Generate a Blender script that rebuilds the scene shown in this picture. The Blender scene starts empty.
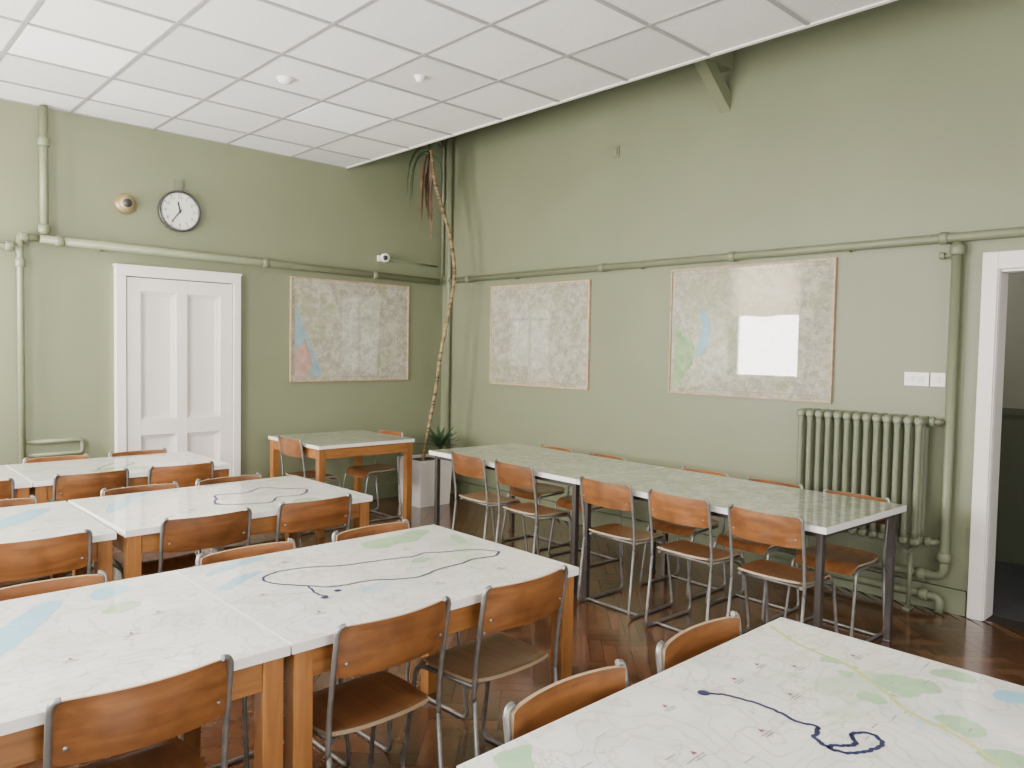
import bpy, math, random
from mathutils import Vector, Matrix, Euler
random.seed(7)
PI=math.pi
scene=bpy.context.scene
COL=scene.collection

# ------------------------------------------------------------------ materials
def newmat(name):
    m=bpy.data.materials.new(name); m.use_nodes=True
    nt=m.node_tree; b=nt.nodes['Principled BSDF']
    return m,nt,b
def N(nt,t,**kw):
    n=nt.nodes.new(t)
    for k,v in kw.items():
        if hasattr(n,k): setattr(n,k,v)
        else: n.inputs[k.replace('_',' ')].default_value=v
    return n
def ramp(nt,fac,stops):
    r=nt.nodes.new('ShaderNodeValToRGB')
    while len(r.color_ramp.elements)<len(stops): r.color_ramp.elements.new(0.5)
    for e,(p,c) in zip(r.color_ramp.elements,stops):
        e.position=p; e.color=(c[0],c[1],c[2],1)
    nt.links.new(fac,r.inputs[0]); return r.outputs[0]
def mixc(nt,fac,a,b,blend='MIX'):
    n=nt.nodes.new('ShaderNodeMix'); n.data_type='RGBA'; n.blend_type=blend
    for i,v in ((0,fac),(6,a),(7,b)):
        if isinstance(v,(float,int)): n.inputs[i].default_value=v
        elif isinstance(v,tuple): n.inputs[i].default_value=(v[0],v[1],v[2],1)
        else: nt.links.new(v,n.inputs[i])
    return n.outputs[2]
def mth(nt,op,a,b=None,c=None):
    n=nt.nodes.new('ShaderNodeMath'); n.operation=op
    for i,v in enumerate((a,b,c)):
        if v is None: continue
        if isinstance(v,(float,int)): n.inputs[i].default_value=v
        else: nt.links.new(v,n.inputs[i])
    return n.outputs[0]
def plain(name,col,rough=0.5,metal=0.0,var=0.06,scale=6,bump=0.0,bscale=60,coat=0.0,cr=0.12,spec=0.5):
    m,nt,b=newmat(name)
    tc=N(nt,'ShaderNodeTexCoord')
    no=N(nt,'ShaderNodeTexNoise'); no.inputs['Scale'].default_value=scale; no.inputs['Detail'].default_value=4
    nt.links.new(tc.outputs['Object'],no.inputs['Vector'])
    lo=tuple(max(0,c*(1-var)) for c in col); hi=tuple(min(1,c*(1+var)) for c in col)
    nt.links.new(ramp(nt,no.outputs['Fac'],[(0.3,lo),(0.7,hi)]),b.inputs['Base Color'])
    b.inputs['Roughness'].default_value=rough; b.inputs['Metallic'].default_value=metal
    b.inputs['Specular IOR Level'].default_value=spec
    b.inputs['Coat Weight'].default_value=coat; b.inputs['Coat Roughness'].default_value=cr
    if bump>0:
        n2=N(nt,'ShaderNodeTexNoise'); n2.inputs['Scale'].default_value=bscale; n2.inputs['Detail'].default_value=3
        nt.links.new(tc.outputs['Object'],n2.inputs['Vector'])
        bp=N(nt,'ShaderNodeBump'); bp.inputs['Strength'].default_value=bump; bp.inputs['Distance'].default_value=0.01
        nt.links.new(n2.outputs['Fac'],bp.inputs['Height']); nt.links.new(bp.outputs[0],b.inputs['Normal'])
    return m
def wood(name,c1,c2,stretch,rough=0.35,coat=0.3,wear=0.35):
    m,nt,b=newmat(name)
    tc=N(nt,'ShaderNodeTexCoord'); oi=N(nt,'ShaderNodeObjectInfo')
    add=N(nt,'ShaderNodeVectorMath'); add.operation='ADD'
    nt.links.new(tc.outputs['Object'],add.inputs[0])
    sc=N(nt,'ShaderNodeVectorMath'); sc.operation='SCALE'; sc.inputs[0].default_value=(3.1,5.3,7.7)
    nt.links.new(oi.outputs['Random'],sc.inputs['Scale']); nt.links.new(sc.outputs[0],add.inputs[1])
    mp=N(nt,'ShaderNodeMapping'); mp.inputs['Scale'].default_value=stretch
    nt.links.new(add.outputs[0],mp.inputs['Vector'])
    no=N(nt,'ShaderNodeTexNoise'); no.inputs['Scale'].default_value=1.0; no.inputs['Detail'].default_value=6; no.inputs['Distortion'].default_value=0.6
    nt.links.new(mp.outputs[0],no.inputs['Vector'])
    col=ramp(nt,no.outputs['Fac'],[(0.32,c1),(0.68,c2)])
    nw=N(nt,'ShaderNodeTexNoise'); nw.inputs['Scale'].default_value=9; nw.inputs['Detail'].default_value=4
    nt.links.new(add.outputs[0],nw.inputs['Vector'])
    col=mixc(nt,mth(nt,'MULTIPLY',ramp_f(nt,nw.outputs['Fac'],0.48,0.68),wear),col,tuple(c*0.4 for c in c1))
    v=mth(nt,'MULTIPLY_ADD',oi.outputs['Random'],0.6,0.7)
    hs=N(nt,'ShaderNodeHueSaturation'); nt.links.new(v,hs.inputs['Value']); nt.links.new(col,hs.inputs['Color'])
    nt.links.new(hs.outputs[0],b.inputs['Base Color'])
    b.inputs['Roughness'].default_value=rough
    b.inputs['Coat Weight'].default_value=coat; b.inputs['Coat Roughness'].default_value=0.15
    return m
def ramp_f(nt,fac,a,b):
    n=nt.nodes.new('ShaderNodeMapRange'); n.inputs[1].default_value=a; n.inputs[2].default_value=b
    nt.links.new(fac,n.inputs[0]); return n.outputs[0]
def mapmat(name,base,base2,green,line,gthr,scale,rough,contour=0.35,layers=(),gstr=0.75,spec=0.5,coat=0.0,dens=26.0,roadcol=None,roadw=0.008,roads=0.5,cr=0.01,cior=1.5):
    m,nt,b=newmat(name)
    tc=N(nt,'ShaderNodeTexCoord'); oi=N(nt,'ShaderNodeObjectInfo')
    sc=N(nt,'ShaderNodeVectorMath'); sc.operation='SCALE'; sc.inputs[0].default_value=(37,23,11)
    nt.links.new(oi.outputs['Random'],sc.inputs['Scale'])
    add=N(nt,'ShaderNodeVectorMath'); add.operation='ADD'
    nt.links.new(tc.outputs['Object'],add.inputs[0]); nt.links.new(sc.outputs[0],add.inputs[1])
    V=add.outputs[0]
    def noise(s,d,dist=0.0,off=0,ro=0.5):
        n=N(nt,'ShaderNodeTexNoise'); n.inputs['Scale'].default_value=s; n.inputs['Detail'].default_value=d; n.inputs['Distortion'].default_value=dist; n.inputs['Roughness'].default_value=ro
        mp=N(nt,'ShaderNodeMapping'); mp.inputs['Location'].default_value=(off,off*1.7,0)
        nt.links.new(V,mp.inputs['Vector']); nt.links.new(mp.outputs[0],n.inputs['Vector']); return n.outputs['Fac']
    n2=noise(scale*4,10,0.4,0,0.65)
    col=ramp(nt,n2,[(0.38,base2),(0.58,base)])
    ng=noise(scale,10,0.6,4.0,0.62)
    col=mixc(nt,mth(nt,'MULTIPLY',ramp_f(nt,ng,gthr,gthr+0.05),gstr),col,green)
    for k,(c,s,lo,hi,st) in enumerate(layers):
        nb=noise(scale*s,10,0.5,9.0+5*k,0.62)
        col=mixc(nt,mth(nt,'MULTIPLY',ramp_f(nt,nb,lo,hi),st),col,c)
    nc=noise(scale*0.9,4,0.2,2.0)
    fr=mth(nt,'FRACT',mth(nt,'MULTIPLY',nc,dens))
    d=mth(nt,'ABSOLUTE',mth(nt,'SUBTRACT',fr,0.5))
    col=mixc(nt,mth(nt,'MULTIPLY',ramp_f(nt,d,0.12,0.03),contour),col,line)
    nd=N(nt,'ShaderNodeTexNoise'); nd.inputs['Scale'].default_value=scale*2.5; nd.inputs['Detail'].default_value=5; nt.links.new(V,nd.inputs['Vector'])
    vm=N(nt,'ShaderNodeVectorMath'); vm.operation='ADD'; nt.links.new(V,vm.inputs[0])
    vs=N(nt,'ShaderNodeVectorMath'); vs.operation='SCALE'; vs.inputs['Scale'].default_value=0.55
    nt.links.new(nd.outputs['Color'],vs.inputs[0]); nt.links.new(vs.outputs[0],vm.inputs[1])
    vo=N(nt,'ShaderNodeTexVoronoi'); vo.feature='DISTANCE_TO_EDGE'; vo.inputs['Scale'].default_value=scale*1.6
    nt.links.new(vm.outputs[0],vo.inputs['Vector'])
    col=mixc(nt,mth(nt,'MULTIPLY',mth(nt,'LESS_THAN',vo.outputs['Distance'],roadw),roads),col,roadcol or tuple(c*0.8 for c in line))
    nt.links.new(col,b.inputs['Base Color'])
    b.inputs['Roughness'].default_value=rough; b.inputs['Specular IOR Level'].default_value=spec
    b.inputs['Coat Weight'].default_value=coat; b.inputs['Coat Roughness'].default_value=cr; b.inputs['Coat IOR'].default_value=cior
    return m

M={}
M['wall']=plain('green_wall_paint',(0.203,0.220,0.134),0.46,var=0.05,scale=1.2,bump=0.12,bscale=90)
M['pipe']=plain('green_pipe_paint',(0.185,0.202,0.124),0.40,var=0.06,scale=8)
M['radpaint']=plain('green_radiator_paint',(0.165,0.182,0.116),0.40,var=0.06,scale=8)
M['white']=plain('white_gloss_paint',(0.80,0.75,0.71),0.35,var=0.02)
M['tbar']=plain('ceiling_grid',(0.33,0.32,0.315),0.5,var=0.02)
M['tile2']=plain('ceiling_tile_light',(0.98,0.97,0.97),0.8,var=0.02,scale=3.0)
M['steel']=plain('tubular_steel',(0.25,0.245,0.235),0.45,0.75,var=0.2,scale=20)
M['dsteel']=plain('dark_steel_leg',(0.09,0.078,0.072),0.38,0.6,var=0.1,scale=10)
M['ply']=wood('varnished_plywood',(0.135,0.049,0.014),(0.235,0.093,0.028),(2.0,30,30),0.34,0.2,0.4)
M['plyseat']=wood('varnished_seat_plywood',(0.125,0.044,0.013),(0.215,0.083,0.025),(30,2.0,30),0.34,0.2,0.4)
M['plyedge']=plain('plywood_edge',(0.32,0.23,0.14),0.5)
M['tleg']=wood('beech_leg',(0.22,0.085,0.020),(0.36,0.155,0.042),(35,35,2.5),0.4,0.2,0.15)
M['tapron']=wood('beech_apron',(0.20,0.078,0.019),(0.33,0.14,0.038),(3,35,35),0.4,0.2,0.15)
M['topedge']=plain('white_laminate_edge',(0.76,0.74,0.71),0.35,var=0.02)
LG=(0.46,0.62,0.41)
M['tmap']=mapmat('table_map',(0.79,0.775,0.74),(0.66,0.655,0.625),LG,(0.42,0.35,0.28),0.595,1.7,0.3,0.34,
    layers=[((0.36,0.60,0.71),0.7,0.645,0.66,0.7),((0.62,0.60,0.53),1.3,0.52,0.70,0.45),((0.50,0.58,0.45),4.0,0.58,0.65,0.4)],gstr=0.6,coat=1.0,cr=0.05,dens=26,roadcol=(0.42,0.38,0.30),roads=0.45,roadw=0.007)
M['tmapg']=mapmat('glossy_long_table_map',(0.56,0.57,0.48),(0.33,0.36,0.27),(0.26,0.36,0.18),(0.20,0.18,0.12),0.48,3.2,0.3,0.4,
    layers=[((0.48,0.45,0.34),2.2,0.48,0.56,0.6),((0.62,0.62,0.57),4.5,0.52,0.58,0.6),((0.28,0.44,0.46),1.5,0.60,0.62,0.5)],gstr=0.7,spec=0.3,coat=1.0,cr=0.01,cior=1.55,roadcol=(0.22,0.18,0.12),roads=0.5,roadw=0.012)
M['wmap']=mapmat('wall_map_print',(0.50,0.48,0.395),(0.29,0.285,0.23),(0.27,0.32,0.17),(0.19,0.14,0.10),0.51,3.4,0.5,0.4,
    layers=[((0.33,0.30,0.25),2.4,0.47,0.60,0.65),((0.50,0.48,0.36),5.5,0.50,0.58,0.55),((0.22,0.26,0.14),8.0,0.57,0.62,0.6)],gstr=0.6,spec=0.2,coat=1.0,cr=0.0,dens=50,roadcol=(0.16,0.11,0.08),roadw=0.011,roads=0.5,cior=1.7)
M['lake']=plain('map_lake_blue',(0.30,0.57,0.71),0.3,var=0.06,scale=12,coat=1.0,cr=0.05)
M['sea']=plain('map_sea_blue',(0.24,0.35,0.40),0.5,var=0.15,scale=10,coat=1,cr=0.0,spec=0.3)
M['pink']=plain('map_pink',(0.44,0.28,0.23),0.5,var=0.2,scale=14,coat=1,cr=0.0,spec=0.3)
M['seagreen']=plain('map_sea_green',(0.24,0.36,0.16),0.5,var=0.25,scale=14,coat=1,cr=0.0,spec=0.3)
M['lakedeep']=plain('map_lake_deep_blue',(0.20,0.40,0.50),0.5,var=0.15,scale=14,coat=1,cr=0.0,spec=0.3)
M['wood_patch']=plain('map_wood_green',(0.37,0.57,0.34),0.3,var=0.12,scale=22,coat=1.0,cr=0.05)
M['road']=plain('map_road',(0.55,0.60,0.20),0.25,var=0.05)
M['route']=plain('map_route_navy',(0.018,0.022,0.085),0.35,var=0.05)
M['mark']=plain('map_symbol_maroon',(0.22,0.06,0.10),0.3)
M['grey']=plain('map_text_grey',(0.24,0.23,0.22),0.4)
M['frame']=wood('pale_map_frame',(0.40,0.26,0.15),(0.54,0.39,0.25),(20,20,3),0.45,0.1,0.1)
M['black']=plain('black_plastic',(0.03,0.03,0.03),0.4)
M['rim']=plain('clock_rim_grey',(0.05,0.05,0.05),0.35)
M['face']=plain('clock_face_white',(0.80,0.79,0.74),0.4,var=0.02)
M['brass']=plain('aged_brass',(0.34,0.26,0.13),0.4,0.5,var=0.2,scale=20)
M['cream']=plain('dull_brass_dome',(0.40,0.32,0.18),0.45,0.3,var=0.1)
M['wplastic']=plain('white_plastic',(0.85,0.82,0.80),0.35,var=0.02)
M['soil']=plain('potting_soil',(0.05,0.03,0.02),0.95,var=0.4,scale=40,bump=0.6,bscale=60)
M['leaf']=plain('green_leaf',(0.045,0.085,0.038),0.4,var=0.35,scale=9)
M['dry']=plain('dried_leaf',(0.12,0.072,0.040),0.7,var=0.5,scale=9)
M['pot']=plain('white_planter',(0.74,0.71,0.68),0.4,var=0.03)
M['floor2']=plain('corridor_floor',(0.05,0.05,0.055),0.5,var=0.2)
M['corr']=plain('corridor_wall',(0.25,0.25,0.19),0.6,var=0.04)
M['corrlow']=plain('corridor_dado',(0.09,0.10,0.065),0.5,var=0.04)
M['joint']=plain('floor_joint',(0.02,0.012,0.008),0.6)
# ceiling tile
m,nt,b=newmat('ceiling_tile')
at=N(nt,'ShaderNodeAttribute'); at.attribute_name='blk'
tc=N(nt,'ShaderNodeTexCoord'); no=N(nt,'ShaderNodeTexNoise'); no.inputs['Scale'].default_value=70; no.inputs['Detail'].default_value=6; no.inputs['Roughness'].default_value=0.75
nt.links.new(tc.outputs['Object'],no.inputs['Vector'])
f=mth(nt,'ADD',mth(nt,'MULTIPLY',at.outputs['Fac'],0.6),mth(nt,'MULTIPLY',ramp_f(nt,no.outputs['Fac'],0.3,0.7),0.4))
nt.links.new(ramp(nt,f,[(0.0,(0.58,0.575,0.57)),(1.0,(0.90,0.885,0.87))]),b.inputs['Base Color'])
b.inputs['Roughness'].default_value=0.9; M['tile']=m
# trunk
m,nt,b=newmat('segmented_trunk')
tc=N(nt,'ShaderNodeTexCoord'); wv=N(nt,'ShaderNodeTexNoise'); wv.inputs['Scale'].default_value=1; wv.inputs['Detail'].default_value=3
mp=N(nt,'ShaderNodeMapping'); mp.inputs['Scale'].default_value=(3,3,34)
nt.links.new(tc.outputs['Object'],mp.inputs['Vector']); nt.links.new(mp.outputs[0],wv.inputs['Vector'])
nt.links.new(ramp(nt,wv.outputs['Fac'],[(0.38,(0.07,0.045,0.024)),(0.48,(0.20,0.145,0.066)),(0.62,(0.31,0.235,0.11))]),b.inputs['Base Color'])
b.inputs['Roughness'].default_value=0.7; M['trunk']=m
# blind cloth
m,nt,b=newmat('blind_cloth')
no=N(nt,'ShaderNodeTexNoise'); no.inputs['Scale'].default_value=200
nt.links.new(ramp(nt,no.outputs['Fac'],[(0.3,(0.62,0.58,0.5)),(0.7,(0.7,0.66,0.58))]),b.inputs['Base Color'])
b.inputs['Roughness'].default_value=0.9
tr=N(nt,'ShaderNodeBsdfTranslucent'); tr.inputs[0].default_value=(0.85,0.78,0.66,1)
mx=N(nt,'ShaderNodeMixShader'); mx.inputs[0].default_value=0.6
nt.links.new(b.outputs[0],mx.inputs[1]); nt.links.new(tr.outputs[0],mx.inputs[2])
nt.links.new(mx.outputs[0],nt.nodes['Material Output'].inputs[0]); M['blind']=m
# parquet
m,nt,b=newmat('parquet_blocks')
at=N(nt,'ShaderNodeAttribute'); at.attribute_name='blk'
tc=N(nt,'ShaderNodeTexCoord'); no=N(nt,'ShaderNodeTexNoise'); no.inputs['Scale'].default_value=25; no.inputs['Detail'].default_value=5
nt.links.new(tc.outputs['Object'],no.inputs['Vector'])
f=mth(nt,'ADD',mth(nt,'MULTIPLY',at.outputs['Fac'],0.7),mth(nt,'MULTIPLY',no.outputs['Fac'],0.3))
nt.links.new(ramp(nt,f,[(0.1,(0.062,0.023,0.010)),(0.5,(0.112,0.043,0.018)),(0.9,(0.18,0.075,0.033))]),b.inputs['Base Color'])
b.inputs['Roughness'].default_value=0.24; b.inputs['Coat Weight'].default_value=0.7; b.inputs['Coat Roughness'].default_value=0.12
M['parquet']=m

# ------------------------------------------------------------------ mesh builder
def fillet(pts,r,n=5):
    P=[Vector(p) for p in pts]; out=[P[0]]
    for i in range(1,len(P)-1):
        a,b,c=P[i-1],P[i],P[i+1]
        u=(a-b); v=(c-b); lu,lv=u.length,v.length; u.normalize(); v.normalize()
        rr=min(r,lu*0.45,lv*0.45)
        p0=b+u*rr; p1=b+v*rr
        for k in range(n+1):
            t=k/n
            out.append(p0*(1-t)**2+b*2*t*(1-t)+p1*t*t)
    out.append(P[-1]); return out
def catmull(pts,n=6,closed=False):
    P=[Vector(p) for p in pts]; L=len(P); out=[]
    rng=range(L) if closed else range(L-1)
    for i in rng:
        if closed: p0,p1,p2,p3=P[(i-1)%L],P[i],P[(i+1)%L],P[(i+2)%L]
        else: p0,p1,p2,p3=P[max(i-1,0)],P[i],P[i+1],P[min(i+2,L-1)]
        for k in range(n):
            t=k/n
            out.append(0.5*((2*p1)+(p2-p0)*t+(2*p0-5*p1+4*p2-p3)*t*t+(3*p1-p0-3*p2+p3)*t**3))
    if not closed: out.append(P[-1])
    return out
class MB:
    def __init__(s): s.v=[];s.f=[];s.m=[];s.s=[]
    def add(s,vs,fs,mi=0,sm=False,T=None):
        o=len(s.v)
        for p in vs:
            p=Vector(p)
            if T is not None: p=T@p
            s.v.append(p)
        for f in fs:
            s.f.append([o+i for i in f]); s.m.append(mi); s.s.append(sm)
    def box(s,x0,x1,y0,y1,z0,z1,mi=0,T=None):
        x0,x1=sorted((x0,x1));y0,y1=sorted((y0,y1));z0,z1=sorted((z0,z1))
        s.add([(x0,y0,z0),(x1,y0,z0),(x1,y1,z0),(x0,y1,z0),(x0,y0,z1),(x1,y0,z1),(x1,y1,z1),(x0,y1,z1)],
              [(0,3,2,1),(4,5,6,7),(0,1,5,4),(1,2,6,5),(2,3,7,6),(3,0,4,7)],mi,False,T)
    def tube(s,path,r,seg=10,mi=0,T=None,closed=False):
        P=[Vector(p) for p in path]; n=len(P)
        rs=r if isinstance(r,(list,tuple)) else [r]*n
        t0=(P[1]-P[0]).normalized()
        up=Vector((0,0,1)) if abs(t0.z)<0.9 else Vector((1,0,0))
        nrm=t0.cross(up).normalized(); vs=[]
        for i in range(n):
            if closed: t=(P[(i+1)%n]-P[(i-1)%n])
            else: t=P[min(i+1,n-1)]-P[max(i-1,0)]
            t.normalize()
            nrm=(nrm-t*nrm.dot(t)); 
            if nrm.length<1e-6: nrm=t.orthogonal()
            nrm.normalize(); bn=t.cross(nrm)
            for k in range(seg):
                a=2*PI*k/seg
                vs.append(P[i]+(nrm*math.cos(a)+bn*math.sin(a))*rs[i])
        fs=[]
        for i in range(n if closed else n-1):
            for k in range(seg):
                j=(i+1)%n
                fs.append((i*seg+k,i*seg+(k+1)%seg,j*seg+(k+1)%seg,j*seg+k))
        if not closed:
            fs.append(tuple(range(seg))[::-1]); fs.append(tuple(range((n-1)*seg,n*seg)))
        s.add(vs,fs,mi,True,T)
        if not closed:
            s.s[-1]=False; s.s[-2]=False
    def lathe(s,prof,seg=24,mi=0,T=None,sm=True,cap=True):
        vs=[];n=len(prof)
        for r,z in prof:
            for k in range(seg):
                a=2*PI*k/seg; vs.append((r*math.cos(a),r*math.sin(a),z))
        fs=[(i*seg+k,i*seg+(k+1)%seg,(i+1)*seg+(k+1)%seg,(i+1)*seg+k) for i in range(n-1) for k in range(seg)]
        s.add(vs,fs,mi,sm,T)
        if cap:
            if prof[0][0]>1e-3: s.add(vs[:seg],[tuple(range(seg))[::-1]],mi,False,T)
            if prof[-1][0]>1e-3: s.add(vs[-seg:],[tuple(range(seg))],mi,False,T)
    def poly(s,pts,z,mi=0,T=None):
        s.add([(p[0],p[1],z) for p in pts],[tuple(range(len(pts)))],mi,False,T)
    def ribbon(s,pts,w,z,mi=0,T=None,closed=False):
        P=[Vector((p[0],p[1],0)) for p in pts]; n=len(P); vs=[]
        for i in range(n):
            if closed: t=P[(i+1)%n]-P[(i-1)%n]
            else: t=P[min(i+1,n-1)]-P[max(i-1,0)]
            if t.length<1e-7: t=Vector((1,0,0))
            t.normalize(); q=Vector((-t.y,t.x,0))*w/2
            a=P[i]-q;b=P[i]+q; vs+= [(a.x,a.y,z),(b.x,b.y,z)]
        fs=[]
        for i in range(n if closed else n-1):
            j=(i+1)%n; fs.append((2*i,2*j,2*j+1,2*i+1))
        s.add(vs,fs,mi,False,T)
    def sheet(s,fn,nu,nv,th,mi=0,mie=None,T=None):
        top=[];bot=[]
        for j in range(nv+1):
            for i in range(nu+1):
                u=-1+2*i/nu; v=-1+2*j/nv
                e=1e-3
                p=Vector(fn(u,v)); pu=Vector(fn(u+e,v))-p if u<1 else p-Vector(fn(u-e,v)); pv=Vector(fn(u,v+e))-p if v<1 else p-Vector(fn(u,v-e))
                nn=pu.cross(pv)
                nn=nn.normalized() if nn.length>1e-12 else Vector((0,0,1))
                top.append(p+nn*th/2); bot.append(p-nn*th/2)
        W=nu+1; L=len(top); fs=[];fb=[]
        for j in range(nv):
            for i in range(nu):
                a=j*W+i
                fs.append((a,a+1,a+W+1,a+W)); fb.append((L+a,L+a+W,L+a+W+1,L+a+1))
        s.add(top+bot,fs+fb,mi,True,T)
        ring=[i for i in range(W)]+[j*W+nu for j in range(1,nv+1)]+[nv*W+i for i in range(nu-1,-1,-1)]+[j*W for j in range(nv-1,0,-1)]
        rt=[top[i] for i in ring]; rb=[bot[i] for i in ring]; R=len(ring)
        s.add(rt+rb,[(R+k,R+(k+1)%R,(k+1)%R,k) for k in range(R)],mi if mie is None else mie,False,T)
    def obj(s,name,mats,parent=None,loc=None,rot=None,bevel=0,**props):
        me=bpy.data.meshes.new(name)
        me.from_pydata([tuple(p) for p in s.v],[],s.f)
        for mm in mats: me.materials.append(M[mm])
        me.polygons.foreach_set('material_index',s.m); me.polygons.foreach_set('use_smooth',s.s)
        me.update()
        o=bpy.data.objects.new(name,me); COL.objects.link(o)
        if parent: o.parent=parent
        if loc is not None: o.location=loc
        if rot is not None: o.rotation_euler=rot
        if bevel:
            bv=o.modifiers.new('Bevel','BEVEL'); bv.width=bevel; bv.segments=2; bv.limit_method='ANGLE'; bv.angle_limit=math.radians(40)
        for k,v in props.items(): o[k]=v
        return o
def empty(name,loc=(0,0,0),rot=(0,0,0),**props):
    o=bpy.data.objects.new(name,None); o.empty_display_size=0.1
    COL.objects.link(o); o.location=loc; o.rotation_euler=rot
    for k,v in props.items(): o[k]=v
    return o
def dup(root,loc,rotz,scale=1.0):
    r=root.copy(); COL.objects.link(r)
    for c in root.children:
        n=c.copy(); COL.objects.link(n); n.parent=r
    r.location=loc; r.rotation_euler=(0,0,rotz); r.scale=(scale,scale,scale)
    return r
RB=(PI/2,0,0); RR=(PI/2,0,-PI/2)
def blockattr(o,vals):
    ca=o.data.color_attributes.new('blk','FLOAT_COLOR','CORNER')
    for p in o.data.polygons:
        v=vals[p.index] if p.index<len(vals) else 0
        for li in p.loop_indices: ca.data[li].color=(v,v,v,1)

# ------------------------------------------------------------------ room shell
ST=dict(kind='structure')
H=4.6; LW=-5.86; FW=-9.2; CE=-1.18; CZ=3.29
b=MB(); b.box(LW-0.15,0.15,0,0.15,0,H); b.obj('wall_back',['wall'],**ST)
DY0,DY1,DZ=-6.25,-5.262,2.075
b=MB(); b.box(0,0.15,DY1,0,0,H); b.box(0,0.15,DY0,DY1,DZ,H); b.box(0,0.15,FW,DY0,0,H); b.obj('wall_right',['wall'],**ST)
wins=[(-1.16,-0.07),(-3.1,-1.9),(-5.3,-4.1),(-7.6,-6.4)]
SZ,HZ=1.18,3.0
b=MB(); b.box(LW-0.15,LW,FW,0,0,SZ); b.box(LW-0.15,LW,FW,0,HZ,H)
ys=[0]+[v for w in wins for v in (w[1],w[0])]+[FW]
for i in range(0,len(ys),2): b.box(LW-0.15,LW,ys[i+1],ys[i],SZ,HZ)
b.obj('wall_left',['wall'],**ST)
fw=[(-5.4,-3.4),(-2.8,-0.8)]
b=MB(); b.box(LW,0.15,FW-0.15,FW,0,0.9); b.box(LW,0.15,FW-0.15,FW,3.1,H)
xs=[LW,fw[0][0],fw[0][1],fw[1][0],fw[1][1],0.15]
for i in range(0,6,2): b.box(xs[i],xs[i+1],FW-0.15,FW,0.9,3.1)
b.obj('wall_front',['wall'],**ST)
b=MB(); b.box(LW-0.15,0.15,FW-0.15,0.15,H,H+0.1); b.obj('ceiling.001',['white'],**ST)

k=1
for (y0,y1) in wins:
    b=MB(); x0,x1=LW-0.10,LW-0.05
    for a,c in ((y0,y0+0.04),(y1-0.04,y1)): b.box(x0,x1,a,c,SZ,HZ)
    if k>1: b.box(x0,x1,(y0+y1)/2-0.015,(y0+y1)/2+0.015,SZ,HZ)
    for a,c in ((SZ,SZ+0.05),(HZ-0.05,HZ),(2.16,2.20)): b.box(x0,x1,y0+0.04,y1-0.04,a,c)
    b.box(LW-0.02,LW+0.06,y0-0.05,min(-0.002,y1+0.05),SZ-0.04,SZ)
    b.obj('window_%d'%k,['white'],**ST); k+=1
for (a0,a1) in fw:
    b=MB(); y0,y1=FW-0.10,FW-0.05
    for a in (a0,(a0*2+a1)/3,(a0+2*a1)/3,a1-0.05): b.box(a,a+0.05,y0,y1,0.9,3.1)
    for a in (0.9,2.2,3.04): b.box(a0,a1,y0+0.005,y1-0.005,a,a+0.06)
    b.obj('window_%d'%k,['white'],**ST); k+=1
for i,(y0,y1) in enumerate(wins):
    zb=2.15 if i==0 else 2.35
    b=MB()
    def fn(u,v,y0=y0,y1=y1,zb=zb):
        z=zb+(3.02-zb)*(v+1)/2
        return (LW+0.05+0.025*abs(math.sin((z-zb)*PI/0.2)),y0-0.03+(y1-y0+0.06)*(u+1)/2,z-0.02*math.cos(u*PI*1.5)*(1-v)/2)
    b.sheet(fn,14,36,0.004)
    b.obj('roman_blind',['blind'],label='pale cloth roman blind half raised over a tall window',category='window blind',group='roman blinds on the windows')

# floor parquet (herringbone blocks)
W=0.072; n=4; L=W*n
mb=MB(); vals=[]
c45=math.sqrt(0.5)
cx,cy=-3.0,-4.6
def blk(x0,x1,y0,y1):
    g=0.0009
    pts=[(x0+g,y0+g),(x1-g,y0+g),(x1-g,y1-g),(x0+g,y1-g)]
    P=[(cx+(x-y)*c45,cy+(x+y)*c45) for x,y in pts]
    X=[p[0] for p in P];Y=[p[1] for p in P]
    if max(X)<LW or min(X)>0.0 or max(Y)<FW or min(Y)>0.0: return
    mb.add([(max(LW,min(0.0,p[0])),max(FW,min(0.0,p[1])),0.0) for p in P],[(0,1,2,3)],0)
    vals.append(random.random())
for i in range(-90,90):
    for j in range(-16,17):
        ox=i*W+j*L; oy=i*W-j*L
        if abs(ox)>7 or abs(oy)>7: continue
        blk(ox,ox+L,oy,oy+W); blk(ox,ox+W,oy+W,oy+W+L)
mb.box(LW-0.15,0.15,FW-0.15,0.15,-0.1,-0.0008,1)
o=mb.obj('floor',['parquet','joint'],**ST)
blockattr(o,vals)

# suspended ceiling with 600 mm tiles
mb=MB(); tv=[]
xl=[CE-0.6*i for i in range(0,9)]; xl=[x for x in xl if x>LW]+[LW]
yl=[0]+[-0.45-0.6*i for i in range(0,16)]; yl=[y for y in yl if y>FW]+[FW]
lights=set()
def near(v,lst): return min(range(len(lst)-1),key=lambda i:abs((lst[i]+lst[i+1])/2-v))
panels=[(-2.08,-1.35),(-3.88,-1.35),(-4.48,-3.15),(-2.08,-4.95)]
for px,py in panels: lights.add((near(px,xl),near(py,yl)))
pn=[]
for i in range(len(xl)-1):
    for j in range(len(yl)-1):
        r=(xl[i+1]+0.009,xl[i]-0.009,yl[j+1]+0.009,yl[j]-0.009)
        if (i,j) in lights: pn.append(r); continue
        mb.box(r[0],r[1],r[2],r[3],CZ,CZ+0.02); tv+=[random.random()]*6
for x in xl[1:]: mb.box(x-0.012,x+0.012,FW,0,CZ-0.007,CZ+0.018,1)
for y in yl: mb.box(LW,CE-0.02,y-0.012,y+0.012,CZ-0.0065,CZ+0.017,1)
mb.box(CE-0.025,CE,FW,0,CZ-0.009,CZ+0.05,2)
o=mb.obj('ceiling',['tile','tbar','white'],**ST); blockattr(o,tv)
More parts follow.
